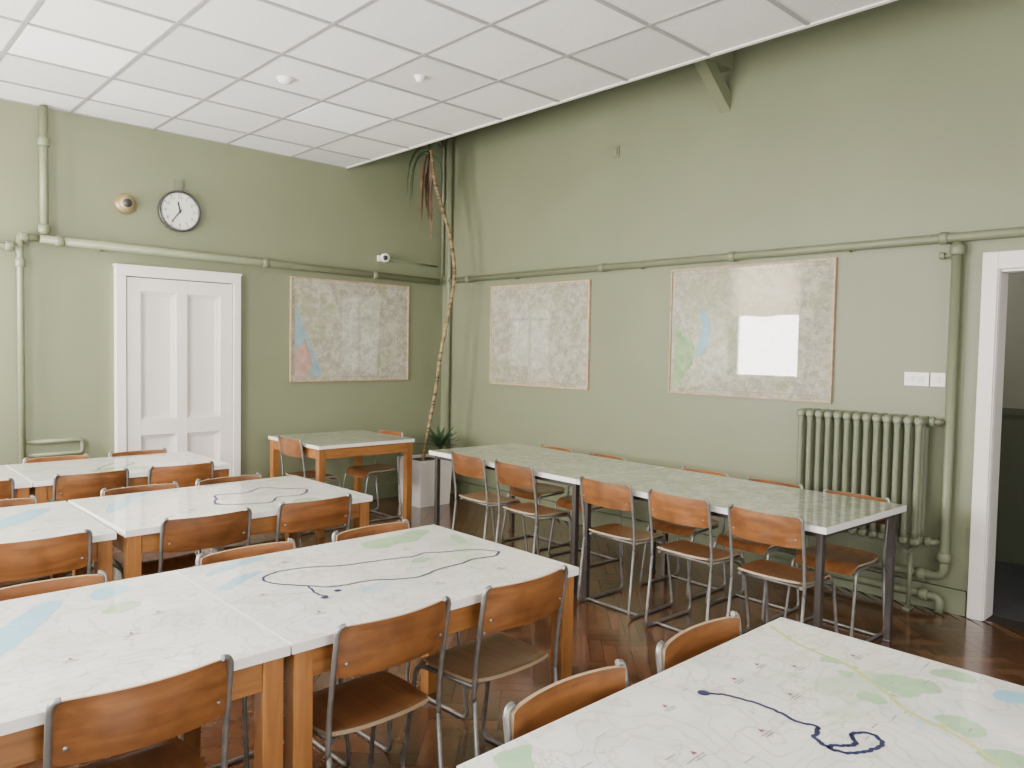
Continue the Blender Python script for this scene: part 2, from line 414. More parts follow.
for r in pn:
    q=MB(); q.box(r[0],r[1],r[2],r[3],CZ,CZ+0.03); q.box(r[0]+0.02,r[1]-0.02,r[2]+0.02,r[3]-0.02,CZ-0.003,CZ)
    q.obj('ceiling_light_panel',['tile2'],label='flat white square light panel set in the tiled ceiling',category='ceiling light',group='light panels in the ceiling')

b=MB(); b.box(0.0,-0.018,DY1+0.09,-0.02,0,0.15); b.box(-0.022,0,DY1+0.09,-0.02,0.13,0.15); b.obj('baseboard_right',['pipe'],**ST)
b=MB(); b.box(LW,-3.29,-0.02,0,0,0.15); b.box(-2.26,0,-0.02,0,0,0.15); b.obj('baseboard_back',['pipe'],**ST)

# back door
b=MB(); dx0,dx1,dz=-3.20,-2.345,2.075
b.box(dx0,dx1,-0.006,0,0.01,dz)
st=0.105; mid=(dx0+dx1)/2
for a,c in ((dx0,dx0+st),(dx1-st,dx1),(mid-0.045,mid+0.045)): b.box(a,c,-0.048,-0.006,0.01,dz)
for a,c in ((0.01,0.22),(0.80,0.93),(1.965,dz)):
    b.box(dx0+st,mid-0.045,-0.048,-0.006,a,c); b.box(mid+0.045,dx1-st,-0.048,-0.006,a,c)
for (xa,xb) in ((dx0+st,mid-0.045),(mid+0.045,dx1-st)):
    for (za,zb) in ((0.22,0.80),(0.93,1.965)):
        for o_,d_ in ((0.0,0.030),(0.014,0.018)):
            b.box(xa+o_,xa+o_+0.014,-d_,-0.006,za+o_,zb-o_); b.box(xb-o_-0.014,xb-o_,-d_,-0.006,za+o_,zb-o_)
            b.box(xa+o_+0.014,xb-o_-0.014,-d_,-0.006,za+o_,za+o_+0.014); b.box(xa+o_+0.014,xb-o_-0.014,-d_,-0.006,zb-o_-0.014,zb-o_)
b.obj('door_1',['white'],bevel=0.002,**ST)
b=MB()
for a,c in ((-3.282,dx0-0.008),(dx1+0.008,-2.271)):
    b.box(a,c,-0.065,0,0,dz+0.008)
b.box(-3.282,-2.271,-0.065,0,dz+0.008,2.17); b.box(-3.29,-2.263,-0.072,0,2.155,2.172)
b.obj('trim_1',['white'],bevel=0.004,**ST)

# right doorway
b=MB()
b.box(-0.035,0,DY1-0.003,DY1+0.077,0,2.17); b.box(-0.022,0,DY1-0.010,DY1+0.02,0,DZ)
b.box(-0.035,0,DY0-0.09,DY0+0.005,0,2.17); b.box(-0.035,0,DY0+0.005,DY1-0.003,DZ-0.005,2.17)
b.box(0,0.15,DY1-0.012,DY1,0,DZ); b.box(0,0.15,DY0,DY0+0.02,0,DZ); b.box(0,0.15,DY0+0.02,DY1-0.012,DZ-0.02,DZ)
b.obj('trim_2',['white'],bevel=0.003,**ST)
b=MB(); b.box(0.15,1.7,-7.0,-3.6,-0.1,0.0); b.obj('floor.001',['floor2'],**ST)
b=MB(); b.box(1.6,1.7,-7.0,-3.6,0.0,1.15,1); b.box(1.6,1.7,-7.0,-3.6,1.15,2.7,0); b.box(1.585,1.6,-7.0,-3.6,1.13,1.18,1)
b.box(0.15,1.6,-3.7,-3.6,0,2.7,0); b.box(0.15,1.6,-7.1,-7.0,0,2.7,0); b.box(0.15,1.7,-7.0,-3.6,2.7,2.75,0)
b.obj('wall_corridor',['corr','corrlow'],**ST)

# roof beam end and knee brace
b=MB(); yb_=-3.42
b.box(-1.9,-0.001,yb_-0.06,yb_+0.06,3.66,3.86)
b.add([(0,yb_-0.045,3.36),(0,yb_+0.045,3.36),(0,yb_+0.045,3.50),(0,yb_-0.045,3.50),
       (-0.42,yb_-0.045,3.68),(-0.42,yb_+0.045,3.68),(-0.25,yb_+0.045,3.68),(-0.25,yb_-0.045,3.68)],
      [(0,4,5,1),(3,2,6,7),(0,3,7,4),(1,5,6,2),(4,7,6,5),(0,1,2,3)])
b.obj('trim_3',['wall'],bevel=0.004,**ST)

# ------------------------------------------------------------------ pipes
def ring(b,p,axis,r,w):
    d={'x':Vector((1,0,0)),'y':Vector((0,1,0)),'z':Vector((0,0,1))}[axis]*w/2
    p=Vector(p); b.tube([p-d,p-d*0.7,p+d*0.7,p+d],[r*0.88,r,r,r*0.88],14)
b=MB()
b.tube([(-3.80,-0.06,2.307),(-0.10,-0.06,2.262)],0.033,14)
for x in (-3.67,-2.05,-0.9): ring(b,(x,-0.06,2.305-(x+3.768)*0.0116),'x',0.042,0.05)
for x in (-3.4,-1.6): b.box(x-0.01,x+0.01,-0.06,-0.002,2.255,2.27)
b.obj('heating_pipe',['pipe'],label='thick green painted pipe running along the wall above the door',category='pipe')
b=MB()
b.tube([(-3.768,-0.06,CZ-0.010),(-3.768,-0.06,2.342)],0.029,14)
for z in (2.385,3.02): ring(b,(-3.768,-0.06,z),'z',0.041,0.06)
b.obj('heating_pipe',['pipe'],label='green painted vertical pipe dropping from the tiled ceiling',category='pipe')
b=MB()
b.tube(fillet([(-4.6,-0.055,2.22),(-3.922,-0.055,2.235),(-3.922,-0.055,0.0)],0.05),0.023,12)
b.tube([(-3.935,-0.055,2.31),(-3.81,-0.055,2.31)],0.024,12)
b.tube([(-3.925,-0.055,2.20),(-3.925,-0.055,2.32)],0.024,12)
ring(b,(-3.99,-0.055,2.235),'x',0.038,0.05); ring(b,(-3.922,-0.055,2.12),'z',0.034,0.06); ring(b,(-3.90,-0.055,2.31),'x',0.036,0.05)
b.tube([(-3.99,-0.055,2.235),(-3.99,-0.14,2.235)],0.014,10)
b.obj('heating_pipe',['pipe'],label='green painted vertical riser pipe with valve and elbows',category='pipe')
b=MB()
b.tube(fillet([(-3.89,-0.04,0.80),(-3.52,-0.04,0.80),(-3.52,-0.04,0.70),(-3.89,-0.04,0.70)],0.03),0.016,10)
b.obj('heating_pipe',['pipe'],label='low green painted pipe loop fixed to the wall',category='pipe')
b=MB()
b.tube([(-0.055,-0.205,2.27),(-0.055,-9.1,2.27)],0.028,14)
for y in (-0.5,-2.3,-3.55,-4.98,-6.1): ring(b,(-0.055,y,2.27),'y',0.038,0.05)
for y in (-1.2,-2.7,-4.4): b.box(-0.055,-0.002,y-0.008,y+0.008,2.235,2.25)
b.obj('heating_pipe',['pipe'],label='long green painted pipe along the wall above the maps',category='pipe')
b=MB()
b.tube(fillet([(-0.055,-5.054,2.240),(-0.055,-5.054,0.22),(-0.055,-4.0,0.20)],0.06),0.028,14)
ring(b,(-0.055,-5.054,2.195),'z',0.04,0.06); ring(b,(-0.055,-5.054,0.34),'z',0.04,0.06); ring(b,(-0.055,-4.93,0.215),'y',0.04,0.05)
b.tube([(-0.055,-5.054,2.165),(-0.055,-4.985,2.165)],0.012,10); ring(b,(-0.055,-4.975,2.165),'y',0.022,0.03)
b.obj('heating_pipe',['pipe'],label='green painted drop pipe beside the white doorway',category='pipe')
b=MB()
b.tube(fillet([(-0.055,-3.9,0.09),(-0.055,-5.04,0.09),(-0.055,-5.04,0.0)],0.04),0.026,14); ring(b,(-0.055,-4.95,0.09),'y',0.037,0.05)
b.obj('heating_pipe',['pipe'],label='green painted return pipe running low above the floor',category='pipe')
b=MB()
b.tube([(-0.045,-0.17,0.0),(-0.045,-0.17,4.4)],0.022,12); b.tube([(-0.03,-0.03,2.33),(-0.03,-0.03,4.4)],0.016,10)
b.obj('heating_pipe',['pipe'],label='green painted vertical pipe in the room corner',category='pipe')

# ------------------------------------------------------------------ radiator
RX=-0.13
rad=empty('radiator',(RX,-4.56,0.0),label='green painted cast iron column radiator on the wall',category='radiator')
sec=MB()
pz0,pz1=0.40,1.20
for xx in (-0.062,0,0.062):
    sec.tube([(xx,0,pz0+0.05),(xx,0,pz0+0.10),(xx,0,pz1-0.10),(xx,0,pz1-0.05)],[0.022,0.018,0.018,0.022],10)
for z in (pz0+0.035,pz1-0.035):
    sec.tube([(-0.085,0,z),(-0.07,0,z),(0.07,0,z),(0.085,0,z)],[0.016,0.029,0.029,0.016],12)
    sec.tube([(0,-0.031,z),(0,0.031,z)],0.022,12)
ns=13; pitch=0.0615
for i in range(ns):
    y=(i-(ns-1)/2)*pitch
    if i==0: s0=sec.obj('radiator_section',['radpaint'],rad,(0,y,0))
    else:
        s=s0.copy(); COL.objects.link(s); s.parent=rad; s.location=(0,y,0)
for y in (-0.33,0.33): 
    b=MB(); b.tube([(0,y,0),(0,y,0.37)],0.014,10); b.box(-0.04,0.04,y-0.02,y+0.02,0.0,0.012); b.box(-0.09,0.09,y-0.012,y+0.012,0.362,0.382)
    b.obj('radiator_foot',['radpaint'],rad)
for z in (1.165,0.435):
    b=MB()
    b.tube(fillet([(0,-0.39,z),(0.0,-0.455,z),(0.048,-0.462,z)],0.02),0.018,12); ring(b,(0,-0.425,z),'y',0.030,0.03)
    b.obj('radiator_valve',['radpaint'],rad)

# ------------------------------------------------------------------ wall maps
def jag(pts,amp,seed,n=10):
    r=random.Random(seed); P=catmull([(a,c,0) for a,c in pts],n,True)
    return [(p[0]+r.uniform(-amp,amp),p[1]+r.uniform(-amp,amp)) for p in P]
def wallmap(loc,rot,w,h,label,extra):
    e=empty('framed_map',loc,rot,label=label,category='map',group='framed maps on the walls')
    b=MB(); f=0.014
    b.box(-w/2,w/2,-h/2,-h/2+f,0,0.025); b.box(-w/2,w/2,h/2-f,h/2,0,0.025)
    b.box(-w/2,-w/2+f,-h/2+f,h/2-f,0,0.025); b.box(w/2-f,w/2,-h/2+f,h/2-f,0,0.025)
    b.obj('map_frame',['frame'],e,bevel=0.002)
    b=MB(); b.box(-w/2+f,w/2-f,-h/2+f,h/2-f,0,0.012,0)
    b.ribbon([(-w/2+f+.03,-h/2+f+.03),(w/2-f-.03,-h/2+f+.03),(w/2-f-.03,h/2-f-.03),(-w/2+f+.03,h/2-f-.03)],0.003,0.0125,3,closed=True)
    for q,(mi,pts) in enumerate(extra):
        b.poly([(max(-1,min(1,p[0]))*(w-0.1)/2,max(-1,min(1,p[1]))*(h-0.1)/2) for p in jag(pts,0.012,q)],0.0128+0.0002*q,mi)
    b.obj('map_sheet',['wmap','sea','pink','mark','seagreen','lakedeep'],e)
    return e
wallmap((-1.117,0,1.705),RB,1.33,0.98,'large framed topographic map with coastline beside the corner',
   [(1,[(-1,.45),(-.93,.3),(-.88,.1),(-.80,-.1),(-.76,-.3),(-.68,-.5),(-.60,-.75),(-.58,-1),(-1,-1)]),(2,[(-1,-.45),(-.9,-.35),(-.85,-.2),(-.80,-.35),(-.74,-.55),(-.72,-.8),(-.8,-.98),(-1,-1)])])
wallmap((0,-1.475,1.695),RR,1.315,0.975,'framed topographic map in pale wood above the long table',[])
wallmap((0,-3.65,1.72),RR,1.325,0.98,'framed topographic map reflecting a window, beside the radiator',
   [(4,[(-1,.1),(-.93,.05),(-.88,-.1),(-.80,-.05),(-.74,-.2),(-.70,-.4),(-.74,-.6),(-.84,-.75),(-.92,-.9),(-1,-.95)]),
    (5,[(-.60,.38),(-.54,.30),(-.50,.18),(-.48,.05),(-.51,-.15),(-.56,-.35),(-.64,-.42),(-.66,-.3),(-.62,-.1),(-.60,.1),(-.64,.25)])])

# ------------------------------------------------------------------ clock, bell, camera, switches, sensors
def addtext(b,txt,size,x,y,z,mi,rot=0):
    cu=bpy.data.curves.new('txt','FONT'); cu.body=txt; cu.size=size; cu.align_x='CENTER'; cu.align_y='CENTER'; cu.resolution_u=3
    o=bpy.data.objects.new('txt',cu); COL.objects.link(o)
    dg=bpy.context.evaluated_depsgraph_get(); dg.update(); me=bpy.data.meshes.new_from_object(o.evaluated_get(dg))
    T=Matrix.Translation((x,y,z))@Matrix.Rotation(rot,4,'Z')
    b.add([v.co for v in me.vertices],[tuple(p.vertices) for p in me.polygons],mi,False,T)
    bpy.data.objects.remove(o); bpy.data.meshes.remove(me)
clk=empty('wall_clock',(-2.786,0,2.647),RB,label='round wall clock with dark rim and white face',category='clock')
b=MB(); b.lathe([(0.150,0),(0.168,0.01),(0.171,0.05),(0.163,0.060),(0.152,0.056),(0.150,0.040)],40,cap=False)
b.box(-0.035,0.035,0.175,0.26,0,0.02,1); b.box(-0.02,0.02,0.16,0.20,0.0,0.03,1)
b.obj('clock_rim',['rim','radpaint'],clk)
b=MB(); b.lathe([(0.0005,0.044),(0.153,0.044)],40,0,sm=False,cap=False)
for i in range(60):
    a=2*PI*i/60; T=Matrix.Rotation(-a,4,'Z'); l=0.014 if i%5==0 else 0.006; w_=0.003 if i%5==0 else 0.0012
    b.box(-w_,w_,0.146-l,0.146,0.0445,0.0450,1,T)
for i in range(1,13):
    a=2*PI*i/12; addtext(b,str(i),0.038,0.112*math.sin(a),0.112*math.cos(a),0.0452,1)
b.obj('clock_face',['face','black'],clk)
b=MB(); T=Matrix.Rotation(-2*PI*11.6/12,4,'Z'); b.box(-0.006,0.006,-0.015,0.078,0.048,0.050,0,T); b.obj('hour_hand',['black'],clk)
b=MB(); T=Matrix.Rotation(-2*PI*36/60,4,'Z'); b.box(-0.0045,0.0045,-0.02,0.118,0.051,0.053,0,T); b.lathe([(0.009,0.048),(0.009,0.055),(0.0005,0.056)],14); b.obj('minute_hand',['black'],clk)

bell=empty('wall_bell',(-3.196,0,2.655),RB,label='small round brass alarm bell with dark centre on wall',category='bell')
b=MB(); b.lathe([(0.078,0),(0.080,0.02),(0.072,0.035),(0.05,0.042)],28); b.obj('bell_base',['brass'],bell)
b=MB(); b.lathe([(0.056,0.04),(0.054,0.055),(0.042,0.066),(0.0005,0.070)],28); b.obj('bell_dome',['cream'],bell)
b=MB(); b.lathe([(0.034,0.066),(0.032,0.080),(0.0005,0.084)],18); b.obj('bell_stud',['black'],bell)

cam_=empty('security_camera',(-0.79,0,2.449),RB,label='small white security camera with cable conduit on wall',category='security camera')
b=MB(); b.box(-0.05,0.05,-0.03,0.03,0,0.03); b.tube([(0,0,0.03),(0,0,0.07)],0.015,10); b.obj('camera_bracket',['wplastic'],cam_,bevel=0.005)
b=MB(); b.lathe([(0.0005,-0.045),(0.03,-0.042),(0.043,-0.02),(0.045,0.02),(0.034,0.042),(0.0005,0.045)],20,0,Matrix.Translation((-0.02,0.0,0.10))); b.obj('camera_housing',['wplastic'],cam_)
b=MB(); b.lathe([(0.026,0),(0.024,0.012),(0.0005,0.016)],16,0,Matrix.Translation((-0.04,-0.005,0.135))); b.obj('camera_lens',['black'],cam_)
b=MB(); b.tube([(0.06,0.0,0.012),(0.70,-0.02,0.012)],0.011,8); b.obj('cable_conduit',['pipe'],cam_)

for y,w_,g in ((-4.842,0.145,2),(-4.965,0.085,1)):
    s=empty('light_switch',(0,y,1.415),RR,label='white %s light switch plate beside the doorway'%('double' if g==2 else 'single'),category='light switch')
    b=MB(); b.box(-w_/2,w_/2,-0.043,0.043,0,0.012); b.obj('switch_plate',['wplastic'],s,bevel=0.003)
    for i in range(g):
        xx=(i-(g-1)/2)*0.055
        b=MB(); b.add([(xx-.012,-.02,.012),(xx+.012,-.02,.012),(xx+.012,.02,.012),(xx-.012,.02,.012),(xx-.012,-.02,.015),(xx+.012,-.02,.015),(xx+.012,.02,.020),(xx-.012,.02,.020)],
              [(0,3,2,1),(4,5,6,7),(0,1,5,4),(1,2,6,5),(2,3,7,6),(3,0,4,7)]); b.obj('switch_rocker',['wplastic'],s)
s=empty('wall_sensor',(0,-2.382,3.247),RR,label='small square painted junction box high on wall',category='sensor')
b=MB(); b.box(-0.035,0.035,-0.045,0.045,0,0.012); b.obj('sensor_plate',['pipe'],s,bevel=0.003)
b=MB(); b.box(-0.018,0.018,-0.028,0.028,0.012,0.022); b.obj('sensor_cover',['wall'],s,bevel=0.004)
for x,y,r in ((-2.77,-1.88,0.055),(-2.178,-2.545,0.035)):
    s=empty('smoke_detector',(x,y,CZ-0.001),(PI,0,0),label='round white smoke detector on the tiled ceiling',category='smoke detector')
    b=MB(); b.lathe([(r,0),(r,0.010),(r*0.9,0.014)],24); b.obj('detector_base',['wplastic'],s)
    b=MB(); b.lathe([(r*0.8,0.014),(r*0.75,0.026),(r*0.45,0.036),(0.0005,0.038)],24); b.obj('detector_head',['wplastic'],s)

# ------------------------------------------------------------------ tables
TH=0.75
def table(x0,x1,y0,y1,kind='wood',ang=0,label='',art=(),topmat='tmap',seed=0):
    cx,cy=(x0+x1)/2,(y0+y1)/2; w=x1-x0; d=y1-y0
    e=empty('table',(cx,cy,0),(0,0,ang),label=label,category='table')
    th=0.028 if kind=='wood' else 0.032
    b=MB(); b.box(-w/2,w/2,-d/2,d/2,TH-th,TH-0.0008,0)
    g=0.004
    b.add([(-w/2+g,-d/2+g,TH),(w/2-g,-d/2+g,TH),(w/2-g,d/2-g,TH),(-w/2+g,d/2-g,TH)],[(0,1,2,3)],1)
    zz=TH+0.0004
    rr=random.Random(seed+11)
    for _ in range(22):
        px,py=rr.uniform(-.47,.47)*w,rr.uniform(-.46,.46)*d; ln=rr.uniform(.008,.020)
        x_=px
        while x_<px+ln*2 and x_<w/2-0.01:
            q=rr.uniform(.002,.004); b.box(x_,x_+q,py,py+0.003,zz,zz+0.0003,7); x_+=q+0.0018
    for q_,a in enumerate(art):
        pts=[((p[0]-0.5)*(w-0.02),(p[1]-0.5)*(d-0.02),0) for p in a[1]]
        if a[0]=='route' or a[0]=='road':
            pp=catmull(pts,5,a[3])
            r2=random.Random(q_+3)
            if a[0]=='route': pp=[(p[0]+r2.uniform(-.0025,.0025),p[1]+r2.uniform(-.0025,.0025),0) for i,p in enumerate(pp)]; pp=catmull(pp,3,a[3])
            b.ribbon(pp,a[2],zz+(0.0006 if a[0]=='route' else 0.00045),{'route':2,'road':5}[a[0]],closed=a[3])
            if a[0]=='road':
                for i in range(4,len(pp)-2,6):
                    p=pp[i]; b.poly([(p[0]+0.012+.008*math.cos(t*PI/4),p[1]+.008*math.sin(t*PI/4)) for t in range(8)],zz+0.0009,4 if i%4 else 5)
        elif a[0]=='dot':
            for p in pts: b.poly([(p[0]+a[2]*math.cos(t*PI/6),p[1]+a[2]*math.sin(t*PI/6)) for t in range(12)],zz+0.0008,2)
        elif a[0]=='mark':
            for p in pts:
                b.poly([(p[0]-.007,p[1]-.006),(p[0]+.007,p[1]-.006),(p[0],p[1]+.008)],zz+0.0008,6)
                for q in range(2): b.box(p[0]-.022+q*.004,p[0]+.02-q*.006,p[1]-.015-q*.008,p[1]-.013-q*.008,zz,zz+0.0003,7)
        else:
            r_=random.Random(q_)
            b.poly([(p[0]+r_.uniform(-.004,.004),p[1]+r_.uniform(-.004,.004)) for p in catmull(pts,6,True)],zz,{'lake':3,'wood':4}[a[0]])
    b.obj('tabletop',['topedge',topmat,'route','lake','wood_patch','road','mark','grey'],e)
    if kind=='wood':
        lw=0.058; ins=0.012; ah=0.085
        lx=w/2-ins-lw/2; ly=d/2-ins-lw/2
        b=MB(); z0,z1=TH-th-ah,TH-th
        for s in (-1,1):
            b.box(-lx+lw/2,lx-lw/2,s*(ly+0.012)-0.011,s*(ly+0.012)+0.011,z0,z1)
            b.box(s*(lx+0.012)-0.011,s*(lx+0.012)+0.011,-ly+lw/2,ly-lw/2,z0,z1)
        b.obj('apron',['tapron'],e,bevel=0.002)
        lm=MB(); lm.box(-lw/2,lw/2,-lw/2,lw/2,0,TH-th)
    else:
        lw=0.034; lx=w/2-0.05; ly=d/2-0.05
        b=MB(); z1=TH-th; z0=z1-0.03
        for s in (-1,1):
            b.box(-lx+lw/2,lx-lw/2,s*ly-0.013,s*ly+0.013,z0,z1)
            b.box(s*lx-0.013,s*lx+0.013,-ly+lw/2,ly-lw/2,z0,z1)
        b.obj('apron',['dsteel'],e,bevel=0.002)
        lm=MB(); lm.box(-lw/2,lw/2,-lw/2,lw/2,0.012,TH-th); lm.box(-lw/2-0.003,lw/2+0.003,-lw/2-0.003,lw/2+0.003,0,0.012)
    first=None
    for sx in (-1,1):
        for sy in (-1,1):
            if first is None: first=lm.obj('leg',['tleg' if kind=='wood' else 'dsteel'],e,(sx*lx,sy*ly,0),bevel=0.003)
            else:
                q=first.copy(); COL.objects.link(q); q.parent=e; q.location=(sx*lx,sy*ly,0)
    return e
loop=[(.16,.65),(.19,.71),(.26,.73),(.34,.70),(.42,.645),(.50,.62),(.58,.60),(.66,.57),(.72,.585),(.80,.53),(.87,.50),(.93,.40),(.88,.35),(.80,.37),(.74,.35),(.64,.345),(.55,.31),(.48,.335),(.41,.39),(.33,.40),(.27,.43),(.225,.50),(.18,.57)]
loop2=[(.42,.35),(.46,.5),(.5,.62),(.62,.58),(.72,.68),(.80,.55),(.86,.45),(.78,.3),(.68,.32),(.6,.2),(.5,.25)]
WL='wooden table with pale map printed top and '
rowA1=[('lake',[(.28,.30),(.36,.33),(.46,.42),(.53,.52),(.60,.66),(.68,.86),(.64,.90),(.56,.78),(.49,.66),(.42,.58),(.34,.50),(.24,.36),(.14,.1),(.22,.06)],0,0),('lake',[(.76,.80),(.83,.84),(.86,.92),(.80,.95),(.75,.88)],0,0),('mark',[(.75,.4),(.6,.3),(.45,.75),(.85,.55)],0,0),('wood',[(.74,.66),(.78,.62),(.84,.68),(.80,.74)],0,0)]
rowA2=[('route',loop,0.0095,True),('route',[(.235,.48),(.225,.42),(.22,.36),(.235,.33)],0.008,False),('dot',[(.22,.32),(.28,.36)],0.013,0),('lake',[(.05,.84),(.12,.88),(.25,.94),(.28,.99),(.2,.97),(.08,.92)],0,0),('lake',[(.02,.66),(.06,.64),(.14,.72),(.2,.78),(.12,.77)],0,0),
       ('wood',[(.60,.82),(.66,.76),(.72,.80),(.78,.78),(.86,.84),(.93,.92),(.88,.97),(.78,.92),(.70,.93),(.62,.90)],0,0),('wood',[(.62,.50),(.66,.47),(.70,.51),(.66,.54)],0,0),('wood',[(.90,.62),(.95,.64),(.97,.78),(.93,.74)],0,0),('mark',[(.1,.5),(.55,.2),(.8,.2),(.3,.85),(.15,.2),(.7,.7)],0,0)]
rowB=[('route',loop2,0.012,True),('dot',[(.42,.35)],0.016,0),('lake',[(.03,.5),(.1,.55),(.2,.8),(.3,.95),(.22,.95),(.1,.75)],0,0),('wood',[(.7,.05),(.8,.1),(.76,.2),(.68,.15)],0,0),('mark',[(.3,.3),(.2,.2)],0,0)]
table(-5.31,-4.162,-4.735,-3.845,label=WL+'a blue lake',art=rowA1,seed=1)
table(-4.157,-3.01,-4.735,-3.845,label=WL+'navy walking route loop',art=rowA2,seed=2)
table(-5.34,-4.145,-3.14,-2.28,label=WL+'a thin blue river',art=[('lake',[(.50,.3),(.62,.33),(.78,.5),(.92,.78),(.86,.84),(.72,.64),(.56,.45)],0,0),('mark',[(.8,.3)],0,0)],seed=3)
table(-4.118,-2.87,-3.12,-2.26,ang=math.radians(1.2),label=WL+'a dark route loop',art=rowB,seed=4)
table(-5.3,-4.155,-1.60,-0.80,label='wooden table with plain pale map top near the wall pipes',art=[('lake',[(.6,.3),(.8,.5),(.85,.8),(.7,.6)],0,0)],seed=5)
table(-4.15,-3.0,-1.60,-0.80,label='wooden table with pale map top near the white door',art=[('wood',[(.3,.3),(.5,.4),(.6,.2),(.4,.1)],0,0),('route',[(.35,.35),(.42,.5),(.5,.6),(.58,.55),(.52,.42),(.42,.3)],0.010,True)],seed=6)
t7=[('route',[(.50,.855),(.52,.82),(.53,.78),(.538,.72),(.535,.66),(.527,.61),(.536,.57),(.520,.555),(.500,.55),(.488,.525),(.482,.50)],0.010,False),
    ('route',[(.482,.50),(.486,.47),(.500,.450),(.525,.435),(.555,.425),(.578,.445),(.580,.475),(.560,.495),(.545,.485),(.530,.470),(.512,.480),(.498,.500)],0.010,True),('dot',[(.50,.855)],0.015,0),
    ('road',[(.93,.99),(.88,.88),(.86,.8),(.84,.68),(.78,.55),(.72,.45),(.68,.3),(.6,.15),(.55,.0)],0.009,False),
    ('wood',[(.79,.56),(.83,.60),(.87,.55),(.885,.47),(.85,.43),(.82,.46),(.78,.48)],0,0),('wood',[(.72,.38),(.75,.39),(.77,.34),(.75,.28),(.70,.30)],0,0),('wood',[(.64,.25),(.67,.26),(.70,.20),(.66,.1),(.62,.12)],0,0),('wood',[(.93,.5),(.98,.48),(.98,.4),(.94,.4)],0,0),('wood',[(.03,.75),(.06,.85),(.10,.93),(.12,.97),(.05,.98),(.02,.85)],0,0),
    ('wood',[(.82,.74),(.84,.76),(.86,.73),(.84,.70)],0,0),('wood',[(.78,.66),(.80,.68),(.81,.65),(.79,.63)],0,0),('wood',[(.70,.56),(.73,.58),(.75,.54),(.72,.50)],0,0),('lake',[(.90,.32),(.95,.33),(.97,.27),(.92,.26)],0,0),
    ('mark',[(.3,.7),(.62,.7),(.7,.86),(.4,.88),(.35,.5),(.9,.7),(.75,.78),(.45,.65),(.6,.85)],0,0)]
table(-4.2,-2.93,-6.39,-5.49,label='wooden map table with navy route and green patches',art=t7,seed=7)
table(-2.08,-1.14,-1.1,-0.2,label='small wooden table with pale top below the coastline map',topmat='tmapg',seed=8)
LA=-math.radians(2.3)
def along(s,side):
    return (-1.19+0.0401*s+0.9992*side, -5.055+0.9992*s-0.0401*side)
for s,lab in ((2.435,'long map topped table with dark metal legs by the planter'),(0.81,'long map topped table with dark metal legs by the radiator')):
    c=along(s,0); table(c[0]-0.4425,c[0]+0.4425,c[1]-0.81,c[1]+0.81,kind='metal',ang=LA,label=lab,topmat='tmapg',seed=int(s*10))

# ------------------------------------------------------------------ chairs
HW=0.186
def yb(u): return -0.198-0.034*(1-u*u)
chair=empty('dining_chair',(0,0,0),label='stacking chair with worn varnished plywood seat and steel side tubes',category='chair',group='stacking chairs around the map tables')
b=MB()
def bf(u,v):
    hh=0.074*(1-0.08*abs(u)**12)
    z=0.709+v*hh
    return (-u*(HW+0.001),yb(u)-0.012*(v+1)/2-0.002+0.006*v*v,z)
b.sheet(bf,20,6,0.010,0,1)
for sx in (-1,1):
    for dz in (-0.03,0.03):
        b.lathe([(0.006,0),(0.005,0.002),(0.0005,0.003)],10,2,Matrix.Translation((sx*0.165,yb(0.9)-0.012,0.706+dz))@Matrix.Rotation(PI/2,4,'X'))
b.obj('backrest',['ply','plyedge','steel'],chair)
b=MB()
def sf(u,v):
    x=u*math.sqrt(1-0.25*v*v*u*u); y=v*math.sqrt(1-0.25*u*u*v*v)
    z=0.452-0.010*(1-x*x)*(1-y*y)
    if v>0.55: z-=0.05*((v-0.55)/0.45)**2
    if v<-0.7: z+=0.010*((-v-0.7)/0.3)**2
    return (x*0.190,y*0.190,z)
b.sheet(sf,16,16,0.011,0,1)
b.obj('seat',['plyseat','plyedge'],chair)
for s in (-1,1):
    b=MB(); q=HW+0.009
    path=[(s*q,-0.172,0.40),(s*q,-0.178,0.52),(s*q,-0.198,0.66),(s*q,-0.213,0.750),(s*(q-0.001),-0.216,0.770),(s*(q-0.008),-0.218,0.7835),(s*(q-0.022),-0.220,0.787)]
    b.tube(catmull(path,4),0.0082,10); b.obj('backrest_frame',['steel'],chair)
for s in (-1,1):
    b=MB()
    p=fillet([(s*0.193,-0.172,0.41),(s*0.197,-0.215,0.0088),(s*0.197,0.215,0.0088),(s*0.184,0.150,0.425),(s*0.165,-0.15,0.432)],0.045,6)
    b.tube(p,0.0085,10); b.obj('leg',['steel'],chair)
for y in (-0.11,0.10):
    b=MB(); b.tube([(-0.17,y,0.424),(0.17,y,0.424)],0.008,8); b.obj('crossbar',['steel'],chair)
b=MB(); b.tube(fillet([(-0.196,-0.15,0.0088),(-0.196,-0.12,0.011),(0.196,-0.12,0.011),(0.196,-0.15,0.0088)],0.01),0.008,8); b.obj('crossbar',['steel'],chair)
O=0.165
A0,A1=-4.735,-3.845
spots=[]
def jit(a=1.5): return math.radians(random.uniform(-a,a))
for x in (-4.54,-3.86,-3.33): spots.append((x,A0+O,jit(),1))
for x in (-4.56,-3.86,-3.30): spots.append((x,A1-O,PI+jit(),.985))
for x,y in ((-4.45,-3.14+O),(-3.77,-3.13+O),(-3.22,-3.11+O)): spots.append((x,y,jit(),1))
for x in (-4.445,-3.77,-3.27): spots.append((x,-2.265-O,PI+jit(),.985))
for x in (-4.45,-3.86,-3.34): spots.append((x,-1.60+O,jit(0.8),1))
for x in (-3.85,-3.33): spots.append((x,-0.80-O,PI+jit(0.8),.985))
for y in (-2.39,-2.90,-3.72,-4.25,-4.765):
    p=along(y+5.055,-0.4425+O-0.01); spots.append((p[0],p[1],-PI/2+LA+jit(2),1))
